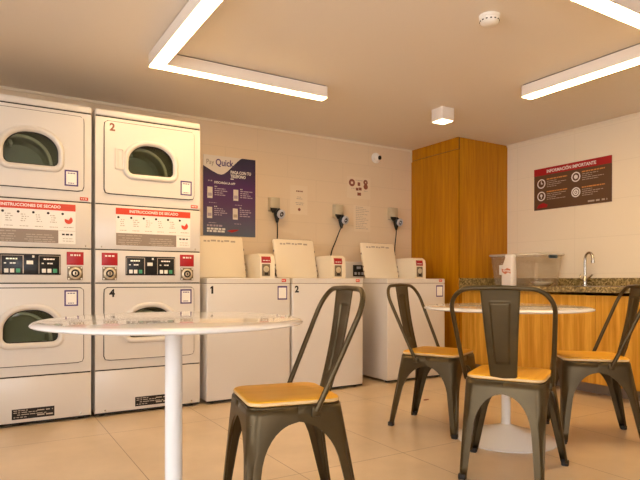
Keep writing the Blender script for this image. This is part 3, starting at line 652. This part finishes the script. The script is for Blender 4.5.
# ------------------------------------------------------------------ chairs
def chair(x, y, ang, label):
    t = empty('metal_chair', label, 'chair', (x, y, 0), ang, 'gunmetal chairs with wooden seats')
    sx, sy, zs = .168, .165, .4516
    def rl(e, z): return [(a, b_, z) for a, b_ in rrect(-sx-e, sx+e, -sy-e, sy+e, .048, 8)]
    B().loft([rl(-.006, zs-.0205), rl(0, zs-.016), rl(0, zs-.006), rl(-.003, zs-.0015), rl(-.009, zs), rl(-.06, zs-.003)], True, True, True).build('seat', 'seatwood', t)
    B().loft([rl(.0004, zs-.0165), rl(.0012, zs-.014), rl(.0012, zs-.0075), rl(.0004, zs-.0055)], True).build('seat_edge', 'plyedge', t.children[-1])
    # apron band under the seat
    B().loft([rl(-.012, zs-.0207), rl(.0015, zs-.0207), rl(.004, zs-.026), rl(.004, .400), rl(.001, .400), rl(-.001, zs-.03), rl(-.012, zs-.0207)], True).build('seat_frame', 'gun', t)
    # legs: folded sheet, arching into each other under the apron
    for (qx, qy, fx, fy) in ((1, 1, .198, .226), (1, -1, .198, -.226), (-1, 1, -.244, .173), (-1, -1, -.244, -.173)):
        top = Vector((qx*(sx+.006), qy*(sy+.006), .426)); foot = Vector((fx, fy, .012))
        rows = []
        zsn = [.426, .400, .3765, .374, .369, .362, .352, .338, .320, .298, .272, .24, .19, .13, .06, .012]
        for z in zsn:
            k = (top.z-z)/(top.z-foot.z)
            c = top.lerp(foot, k)
            # arm length along each side
            q = min(1.0, max(0.0, (.375-z)/.165))
            def arm(full, end):
                lo = end+(.068-end)*max(0, 1-k)
                return lo + (full-lo)*(1-math.sqrt(max(0, 1-(1-q)**2.5)))
            ax_ = arm(abs(c.x)+.0003, .032); ay_ = arm(abs(c.y)+.0003, .032)
            if z > .3745: ax_, ay_ = abs(c.x)+.0003, abs(c.y)+.0003
            r = .050*max(0.0, 1-k)**1.5+.012*min(1, k*2)
            inw = .010
            row = [Vector((c.x-qx*ax_, c.y-qy*inw, z)), Vector((c.x-qx*ax_, c.y, z)), Vector((c.x-qx*(ax_*.55+r*.45), c.y, z))]
            for j in range(7):
                a = R(90-90*j/6)
                row.append(Vector((c.x-qx*r+qx*r*math.cos(a), c.y-qy*r+qy*r*math.sin(a), z)))
            row += [Vector((c.x, c.y-qy*(ay_*.55+r*.45), z)), Vector((c.x, c.y-qy*ay_, z)), Vector((c.x-qx*inw, c.y-qy*ay_, z))]
            # pressed groove down the corner
            g = max(0.0, min(1.0, (.30-z)/.03))*max(0.0, min(1, (z-.04)/.05))*.006
            for j in (5, 6, 7): row[j] += Vector((-qx, -qy, 0)).normalized()*g
            rows.append(row)
        if qx*qy < 0: rows = [list(reversed(rw)) for rw in rows]
        lg = B().loft(rows, closed=False).build('leg', 'gun', t, angle=50, solid=.0025, off=-1)
        fc = foot - Vector((qx*.013, qy*.013, 0))
        B().loft([[(fc.x+p[0]*s_, fc.y+p[1]*s_, z) for p in rrect(-.0165, .0165, -.0165, .0165, .007, 4)] for s_, z in ((.85, 0), (1, .003), (1, .022), (.8, .024))], True, True, True).build('foot_cap', 'rubber', lg)
    # crossed braces
    B().tube([(.165, .165, .372), (0, 0, .350), (-.170, -.155, .372)], .0055, 8).build('brace', 'gun', t)
    B().tube([(.165, -.165, .372), (0, 0, .362), (-.170, .155, .372)], .0055, 8).build('brace', 'gun', t)
    # hoop
    xa, wa, za, xt, wt, zt, rc = -.063, .186, .412, -.2505, .2138, .8345, .095
    fx = lambda z: xa+(xt-xa)*((z-za)/(zt-za))
    zl = zt-rc
    bow = lambda k: .012*math.sin(pi*k)
    left = []
    for i in range(9):
        k = i/8; z = za+(zl-za)*k
        left.append((fx(z)+.0, -(wa+(wt-wa)*(k**.8)), z))
    arc = []
    for j in range(1, 9):
        a = R(90*j/8); z = zl+rc*math.sin(a)
        arc.append((fx(z), -(wt-rc)-rc*math.cos(a), z))
    path = left+arc
    path += [(p[0], 0, p[2]+.003) for p in [arc[-1]]]
    path += [(p[0], -p[1], p[2]) for p in reversed(left+arc)]
    B().tube(path, .0100, 12).build('back_frame', 'gun', t)
    for s in (-1, 1): B().box(xa-.016, xa+.016, s*.180-.006, s*.180+.006, .392, .425, .003).build('frame_bracket', 'gun', t)
    # back splat with pressed panel
    nu, nv = 57, 81
    zb, ztop = .436, .834
    rows = []
    sm = lambda v, a, b_: max(0, min(1, (v-a)/(b_-a)))
    for j in range(nv):
        v = j/(nv-1); z = zb+(ztop-zb)*v
        xb = -.166+(fx(ztop)+.166)*v - .010*math.sin(pi*v)
        w = .0555+(.083-.0555)*v
        row = []
        for i in range(nu):
            u = -1+2*i/(nu-1)
            pw = .50+.06*v
            ins = min(sm(pw-abs(u), 0, .08), sm(v, .18, .195), sm(.855-v, 0, .015))
            edge = sm(abs(u), .93, 1.0)*.004
            row.append((xb - .007*ins + .008*u*u*0.6 + edge, u*w, z))
        rows.append(row)
    B().loft(rows, closed=False).build('backrest', 'gun', t, angle=60, solid=.0025, off=0)
    return t
chair(.985, 1.876, R(168.4), 'gunmetal chair in the foreground at the left round table, facing left')
chair(2.355, 2.511, R(-65.8), 'gunmetal chair left of the right-hand table, its back towards the washer by the cabinet')
chair(2.093, 1.756, R(29.7), 'gunmetal chair seen from behind, in front of the right-hand table')
chair(2.946, 1.925, R(138.2), 'rightmost gunmetal chair, facing left in front of the kitchen cabinets')

t = B().loft([[(a, b_, z) for a, b_ in ((-.028, -.004), (-.012, -.012), (.010, -.010), (.030, 0), (.012, .012), (-.014, .010))] for z in (.0008, .0045)], True, True, True).build('paper_scrap', 'brown_ink', smooth=False)
t.location = (2.78, 3.09, 0); tag(t, 'tiny reddish-brown scrap lying on the tiles behind the left chair at the right-hand table', 'litter')
# ------------------------------------------------------------------ tables
def table(x, y, zt, rad, rp0, rp1, rbase, label):
    t = empty('round_table', label, 'table', (x, y, 0), 0, 'white round pedestal tables')
    prof = [(.0001, zt), (rad-.040, zt), (rad-.022, zt-.0015), (rad-.008, zt-.005), (rad-.001, zt-.010), (rad, zt-.013), (rad-.003, zt-.017), (rad-.03, zt-.021), (.0001, zt-.021)]
    B().lathe(prof, n=128).build('tabletop', 'tablewhite', t, angle=50)
    B().lathe([(.0001, zt-.032), (.11, zt-.032), (.115, zt-.029), (.115, zt-.0212), (.0001, zt-.0212)], n=40).build('mounting_plate', 'polewhite', t)
    B().lathe([(rp1*1.05, .080), (rp1, .095), (rp1, .3), (rp0, zt-.08), (rp0*1.1, zt-.04), (rp0*1.5, zt-.0322)], n=40).build('pole', 'polewhite', t)
    B().lathe([(rbase-.006, 0), (rbase, .002), (rbase, .007), (rbase-.02, .013), (rbase*.75, .030), (rbase*.45, .053), (rbase*.25, .070), (rp1*1.5, .079), (rp1*1.08, .086), (.0001, .087)], n=96, cap0=True).build('base', 'polewhite', t)
    return t
table(.611, 2.028, .7285, .470, .0305, .031, .30, 'white round pedestal table at the left, in front of the stacked dryers')
table(2.472, 2.105, .7285, .442, .0245, .0245, .264, 'white round pedestal table at the right, surrounded by three metal chairs')

# ------------------------------------------------------------------ lights on the ceiling
ZB = 2.13
def linear(label, arms, loc):
    t = empty('linear_ceiling_light', label, 'ceiling light', (loc[0], loc[1], H), 0, 'L-shaped linear ceiling lights')
    for x0, x1, y0, y1 in arms:
        x0 -= loc[0]; x1 -= loc[0]; y0 -= loc[1]; y1 -= loc[1]
        hs = B().box(x0, x1, y0, y1, ZB+.004-H, -.007).build('light_housing', 'housing', t, smooth=False)
        B().box(x0+.008, x1-.008, y0+.008, y1-.008, -.007, -.0005).build('shadow_gap_spacer', 'dark_gap', hs, smooth=False)  # spacer coloured dark to stand for the shadow gap below the ceiling
        B().box(x0+.004, x1-.004, y0+.004, y1-.004, ZB-H, ZB+.0035-H).build('light_diffuser', 'diffuser', hs, smooth=False)
    return t
linear('L-shaped white linear ceiling light over the left table', [(.866, .948, 2.28, 3.385), (.950, 2.072, 3.310, 3.385)], (.915, 3.34))
linear('L-shaped white linear ceiling light at the upper right of the photo', [(3.205, 3.30, 1.50, 2.60), (2.0, 3.203, 1.50, 1.585)], (3.25, 1.54))
t = empty('ceiling_spotlight', 'small white cube spotlight on the ceiling in front of the tall cabinet', 'ceiling light', (3.13, 3.29, H))
b = B(); b.box(-.062, .062, -.062, .062, -.098, -.0005, .002); b.build('light_housing', 'housing', t)
B().box(-.054, .054, -.054, .054, -.101, -.0982).build('light_diffuser', 'spot', t, smooth=False)
t = empty('smoke_detector', 'round white smoke detector on the ceiling', 'smoke detector', (2.228, 2.005, H))
B().lathe([(.052, -.0005), (.052, -.012), (.050, -.014)], n=40, cap0=True, cap1=True).build('mounting_base', 'card', t)
B().lathe([(.047, -.0142), (.050, -.018), (.046, -.036), (.034, -.046), (.0001, -.049)], n=40, cap0=True).build('detector_dome', 'card', t)
v = B()
for k in range(14):
    a = 2*pi*k/14; v.obox((.0475*math.cos(a), .0475*math.sin(a), -.030), .004, .009, .005, (0, 0, a))
v.build('vents', 'dark_gap', t, smooth=False)

# ------------------------------------------------------------------ things on the laundry wall
def wx(X, name): pass
# poster
PX0, PX1, PZ0, PZ1 = 1.6034, 2.0781, 1.2419, 1.9159
pw, ph = PX1-PX0, PZ1-PZ0
t = empty('wall_poster', 'purple and navy laundry poster on the wall above the washer numbered 1', 'poster', (PX0, YB-.001, PZ0))
B().box(0, pw, -.004, 0, 0, ph).build('poster_sheet', 'poster', t, smooth=False)
def U(u): return u*pw
def V(v): return (1-v)*ph
edge = [(0, 0), (.74, 0), (.70, .012), (.64, .05), (.54, .12), (.45, .185), (.38, .222), (.33, .232), (.27, .226), (.18, .20), (.08, .165), (0, .135)]
B().prism([(U(a), V(c)) for a, c in edge], -.0048, -.004).build('white_corner', 'poster_white', t, smooth=False)
text('poster_title', 'Pay', .060, (U(.05), -.0052, V(.088)), FRONT, 'grey_print', t, sx=.85)
text('poster_title_bold', 'Quick', .078, (U(.225), -.0052, V(.086)), FRONT, 'purple', t, bold=.0018, sx=.82)
text('poster_heading', 'PAGA CON TU', .036, (U(.51), -.0045, V(.190)), FRONT, 'ink_light', t, bold=.0010, sx=.78)
text('poster_heading', 'TELÉFONO', .036, (U(.51), -.0045, V(.240)), FRONT, 'ink_light', t, bold=.0010, sx=.78)
text('poster_subheading', 'DESCARGA LA APP', .026, (U(.20), -.0045, V(.335)), FRONT, 'ink_light', t, bold=.0006, sx=.86)
tb = B(); lb = B()
bars(lb, U(.09), U(.165), V(.318), .010, -.004, 1, 2, .008); bars(tb, U(.51), U(.57), V(.275), .008, -.004, 2, 1)
for i, (u, v) in enumerate(((.075, .395), (.565, .405), (.07, .645), (.555, .645))):
    ph_ = B().box(U(u), U(u+.095), -.0052, -.004, V(v+.140), V(v), .001).build('phone_picture', 'poster_white', t, smooth=False)
    B().box(U(u+.012), U(u+.083), -.0056, -.0052, V(v+.115), V(v+.075)).build('phone_screen', 'ink_mid' if i != 3 else 'faint_print', ph_, smooth=False)
    for j in range(5): bars(lb if j else tb, U(u+.135), U(u+.135+(.05 if j == 0 else .16+.08*((i+j) % 3)/2)), V(v-.01+.026*j), .008, -.004, 10*i+j, 4, .006)
    bars(lb, U(u+.03), U(u+.17), V(v+.195), .005, -.004, 60+i, 4, .006)
for j, (v, u1) in enumerate(((.875, .36), (.915, .42), (.945, .40))): bars(tb if j else lb, U(.07), U(u1), V(v), .016, -.004, 80+j, 7, .007)
tb.build('poster_print', 'ink_light', t, smooth=False); lb.build('poster_small_print', 'ink_mid', t, smooth=False)
B().prism([(U(a), V(c)) for a, c in ((.44, .935), (.50, .922), (.58, .915), (.68, .912), (.62, .935), (.53, .955), (.50, .945))], -.0046, -.004).build('red_swoosh', 'red', t, smooth=False)

# notices
def notice(name, label, x0, x1, z0, z1): 
    t = empty(name, label, 'notice', (x0, YB-.001, z0), 0)
    B().box(0, x1-x0, -.002, 0, 0, z1-z0).build('paper_sheet', 'paper', t, smooth=False)
    return t, x1-x0, z1-z0
t, w, h = notice('wall_notice', 'small paper notice with a red dot on the wall, between the first two power sockets', 2.425, 2.605, 1.47, 1.735)
ib = B(); bars(ib, w*.34, w*.72, h*.80, .012, -.002, 4, 4, .006); ib.build('notice_heading', 'brown_ink', t, smooth=False)
ib = B()
for v, a, c in ((.60, .4, .62), (.54, .36, .7), (.40, .3, .8), (.34, .34, .74)): bars(ib, w*a, w*c, h*v, .007, -.002, int(v*100), 4, .005)
ib.build('notice_print', 'faint_print', t, smooth=False)
B().lathe([(.014, 0), (.014, .001), (.0001, .0012)], (w*.52, -.002, h*.17), 16, 'Y').build('red_dot', 'brown_ink', t, smooth=False)
t, w, h = notice('wall_notice', 'paper notice with dark round icons on the wall, upper of the two right-hand notices', 3.045, 3.325, 1.665, 1.875)
ib = B()
ib.lathe([(.036, 0), (.036, .001), (.0001, .0012)], (.058, -.002, .150), 20, 'Y'); ib.lathe([(.026, 0), (.026, .001), (.0001, .0012)], (.220, -.002, .165), 20, 'Y'); ib.lathe([(.026, 0), (.026, .001), (.0001, .0012)], (.222, -.002, .122), 20, 'Y')
ib.box(.125, .155, -.003, -.002, .125, .160); ib.box(.105, .135, -.003, -.002, .078, .105); ib.box(.14, .172, -.003, -.002, .082, .11); ib.box(.122, .165, -.003, -.002, .030, .060)
ib.build('notice_icons', 'brown_ink', t, smooth=False)
ib = B(); ib.box(.046, .070, -.0036, -.003, .138, .160); ib.box(.215, .226, -.0036, -.003, .158, .172); ib.build('icon_details', 'paper', t, smooth=False)
ib = B(); bars(ib, .10, .19, .178, .006, -.002, 1, 4, .006); bars(ib, .20, .25, .08, .006, -.002, 2, 3, .006); bars(ib, .05, .10, .095, .006, -.002, 3, 3, .006); ib.build('notice_print', 'faint_print', t, smooth=False)
t, w, h = notice('wall_notice', 'paper notice filled with lines of small print, lower of the two right-hand notices', 3.125, 3.325, 1.345, 1.60)
ib = B()
for k in range(13): bars(ib, w*.12, w*(.55+.35*((k*7) % 5)/4), h*(.93-.068*k), .006, -.002, k, 6, .006)
ib.build('notice_print', 'faint_print', t, smooth=False)

# power sockets with plugs
def catrom(P, n=10):
    P = [Vector(p) for p in P]; P = [2*P[0]-P[1]]+P+[2*P[-1]-P[-2]]; out = []
    for i in range(1, len(P)-2):
        for k in range(n):
            s = k/n; a, b_, c, d = P[i-1:i+3]
            out.append(.5*((2*b_)+(-a+c)*s+(2*a-5*b_+4*c-d)*s*s+(-a+3*b_-3*c+d)*s**3))
    out.append(P[-2]); return out
def socket(x, z, which, cord, yoff=0):
    t = empty('power_socket', which[0], 'power socket', (x, YB-.001, z), 0, 'industrial power sockets on the laundry wall')
    b = B(); b.loft([[(xx, yy, zz) for xx, zz in rrect(-w, w, z0_, z1_, .008, 4)] for w, z0_, z1_, yy in ((.050, -.062, .064, 0), (.050, -.062, .064, -.006), (.046, -.052, .060, -.045), (.040, -.046, .054, -.050))], True, True, True)
    b.build('socket_box', 'socket_grey', t)
    B().loft([[(xx, -.050-.012*k, -.048+zz-.012*k) for xx, zz in rrect(-.046, .046, -.010, .014, .005, 3)] for k in (-1, 0, 1, 2)], True, True, True).build('socket_flap', 'blackpl', t)
    p = empty('power_plug', which[1], 'plug', (x+.012, YB-.064, z-.066), 0, 'power plugs in the wall sockets')
    ax = Vector((.22, -.93, -.30)).normalized()
    o = Vector((.018, -.006, -.018))
    B().tube([Vector((-.012, .004, .006)), o-ax*.004, o+ax*.022], [.030, .038, .034], 20).build('plug_body', 'blackpl', p)
    q = ax.to_track_quat('Z', 'Y').to_matrix().to_4x4()
    def lat(prof, n=28):
        bb = B().lathe(prof, n=n); bmesh.ops.transform(bb.bm, matrix=Matrix.Translation(o+ax*.024) @ q, verts=bb.bm.verts); return bb
    lat([(.032, -.010), (.040, -.006), (.040, .008), (.036, .013), (.023, .013), (.023, -.002)]).build('plug_collar', 'plug_blue', p)
    lat([(.0225, -.001), (.0225, .007), (.012, .007), (.0001, .007)]).build('plug_core', 'blackpl', p)
    lat([(.008, .0072), (.008, .010), (.0001, .010)]).build('plug_pin', 'plug_blue', p)
    B().tube([(-.004, -.002, -.020), (-.004, -.006, -.060), (-.004, -.006, -.100)], [.030, .022, .010], 14).build('cord_grip', 'blackpl', p)
    pts = catrom([(-.004, -.006, -.095)]+[(c[0]-(x+.012), c[1]-(YB-.064), c[2]-(z-.066)) for c in cord])
    B().tube(pts, .0055, 8).build('power_cord', 'blackpl', p)
def XA(u, v, y): return None
socket(2.250, 1.540, ('beige power socket on the wall, nearest to the purple poster', 'black plug with straight hanging cord in the socket nearest the poster'),
       [(2.272, YB-.05, 1.33), (2.278, YB-.03, 1.22), (2.265, YB-.02, 1.10), (2.26, YB-.02, .90)])
socket(2.930, 1.525, ('beige power socket on the wall, middle of the three', 'black plug with cord slanting down to the left, in the middle socket'),
       [(2.935, YB-.045, 1.34), (2.90, YB-.03, 1.24), (2.855, YB-.02, 1.12), (2.82, YB-.02, .90)])
socket(3.590, 1.540, ('beige power socket on the wall, nearest to the tall oak cabinet', 'black plug with straight hanging cord in the socket nearest the tall cabinet'),
       [(3.612, YB-.05, 1.33), (3.614, YB-.03, 1.22), (3.614, YB-.02, 1.10), (3.61, YB-.02, .90)])
# dome camera
t = empty('security_camera', 'small white dome security camera with black lens high on the laundry wall', 'security camera', (3.39, YB-.001, 2.085))
B().lathe([(.052, 0), (.052, .010), (.046, .014)], (0, 0, 0), 32, 'Y', True, True).build('mounting_base', 'card', t)
B().sphere((0, -.016, 0), .040).build('camera_ball', 'card', t)
dv = Vector((.15, -.95, -.10)).normalized()
q = dv.to_track_quat('Z', 'Y').to_matrix().to_4x4()
bb = B().lathe([(.021, 0), (.021, .008), (.017, .011), (.0001, .012)], n=24, cap0=True); bmesh.ops.transform(bb.bm, matrix=Matrix.Translation(Vector((.005, -.016, 0))+dv*.034) @ q, verts=bb.bm.verts)
bb.build('lens', 'lens', t)

# information sign on the right wall
SY0, SY1, SZ0, SZ1 = 2.7545, 3.522, 1.5292, 1.9179
sw, sh = SY1-SY0, SZ1-SZ0
t = empty('information_sign', 'red and brown information sign on the right wall above the tap', 'sign', (XR-.001, SY1, SZ0), R(-90))
B().box(0, sw, -.006, 0, 0, sh, .001).build('sign_board', 'sign_brown', t, smooth=False)
B().box(0, sw, -.0068, -.006, sh*.83, sh).build('sign_header', 'red', t, smooth=False)
text('sign_title', 'INFORMACIÓN IMPORTANTE', .040, (sw*.5, -.0072, sh*.905), FRONT, 'ink_light', t, 'CENTER', bold=.0009, sx=.92)
def sxf(f): return f*sw
ob = B(); wb = B()
for i, (fx_, fz) in enumerate(((.105, .63), (.57, .66), (.105, .33), (.57, .31))):
    cx_, cz_ = sxf(fx_), fz*sh
    ic = B(); B().lathe([(.044, 0), (.044, .0012), (.034, .0012), (.034, 0)], (cx_, -.006, cz_), 28, 'Y').build('icon_ring', 'ink_light', t)
    if i == 0: ic.box(cx_-.004, cx_+.004, -.0072, -.006, cz_-.004, cz_+.024); ic.box(cx_-.004, cx_+.018, -.0072, -.006, cz_-.004, cz_+.003)
    elif i == 1: ic.prism([(cx_-.02, cz_), (cx_-.008, cz_-.02), (cx_+.016, cz_-.014), (cx_+.02, cz_+.006), (cx_, cz_+.02), (cx_-.014, cz_+.014)], -.0072, -.006)
    elif i == 2: ic.lathe([(.013, 0), (.013, .0012), (.0001, .0013)], (cx_, -.006, cz_+.006), 16, 'Y'); ic.box(cx_-.004, cx_+.004, -.0072, -.006, cz_-.022, cz_)
    else:
        ic.lathe([(.026, 0), (.026, .0012), (.014, .0012), (.014, 0)], (cx_, -.006, cz_), 24, 'Y'); ic.lathe([(.008, 0), (.008, .0012), (.0001, .0013)], (cx_, -.006, cz_), 12, 'Y')
    ic.build('icon', 'ink_light', t, smooth=False)
    bars(ob, cx_+.058, cx_+.27, cz_+.036, .011, -.006, 5+i, 9, .005)
    for j in range(4): bars(wb, cx_+.06, cx_+.16+.10*((i+j*2) % 3)/2, cz_+.016-.017*j, .005, -.006, 30+5*i+j, 6, .006)
bars(wb, sw*.72, sw*.95, sh*.07, .014, -.006, 77, 4, .016)
ob.build('sign_subheadings', 'orange_ink', t, smooth=False); wb.build('sign_print', 'faint_print', t, smooth=False)
B().prism([(.03, .02), (.14, .02), (.15, .045), (.10, .065), (.05, .05)], -.0068, -.006).build('red_mark', 'red', t, smooth=False)

# ------------------------------------------------------------------ daylight
w = bpy.data.worlds.new('daylight'); S.world = w; w.use_nodes = True
nt = w.node_tree; bg = nt.nodes['Background']
bg.inputs['Color'].default_value = (1.0, 0.97, 0.98, 1); bg.inputs['Strength'].default_value = 4.4

# ------------------------------------------------------------------ camera
cam = bpy.data.cameras.new('camera'); co = bpy.data.objects.new('camera', cam); COL.objects.link(co)
cam.sensor_width = 36; cam.lens = 563.4873/640*36
cam.shift_y = (280.3434-240)/640
co.location = (0, 0, .8667); co.rotation_euler = (R(90), R(-0.08), -0.5464)
cam.clip_start = .02
S.camera = co

S.view_settings.view_transform = 'Standard'; S.view_settings.look = 'None'; S.view_settings.gamma = 1; S.view_settings.use_curve_mapping = False
S.view_settings.exposure = 0.85
S.cycles.use_denoising = True
S.cycles.max_bounces = 10; S.cycles.diffuse_bounces = 6; S.cycles.transparent_max_bounces = 16
S.cycles.sample_clamp_indirect = 8
bpy.context.view_layer.update()
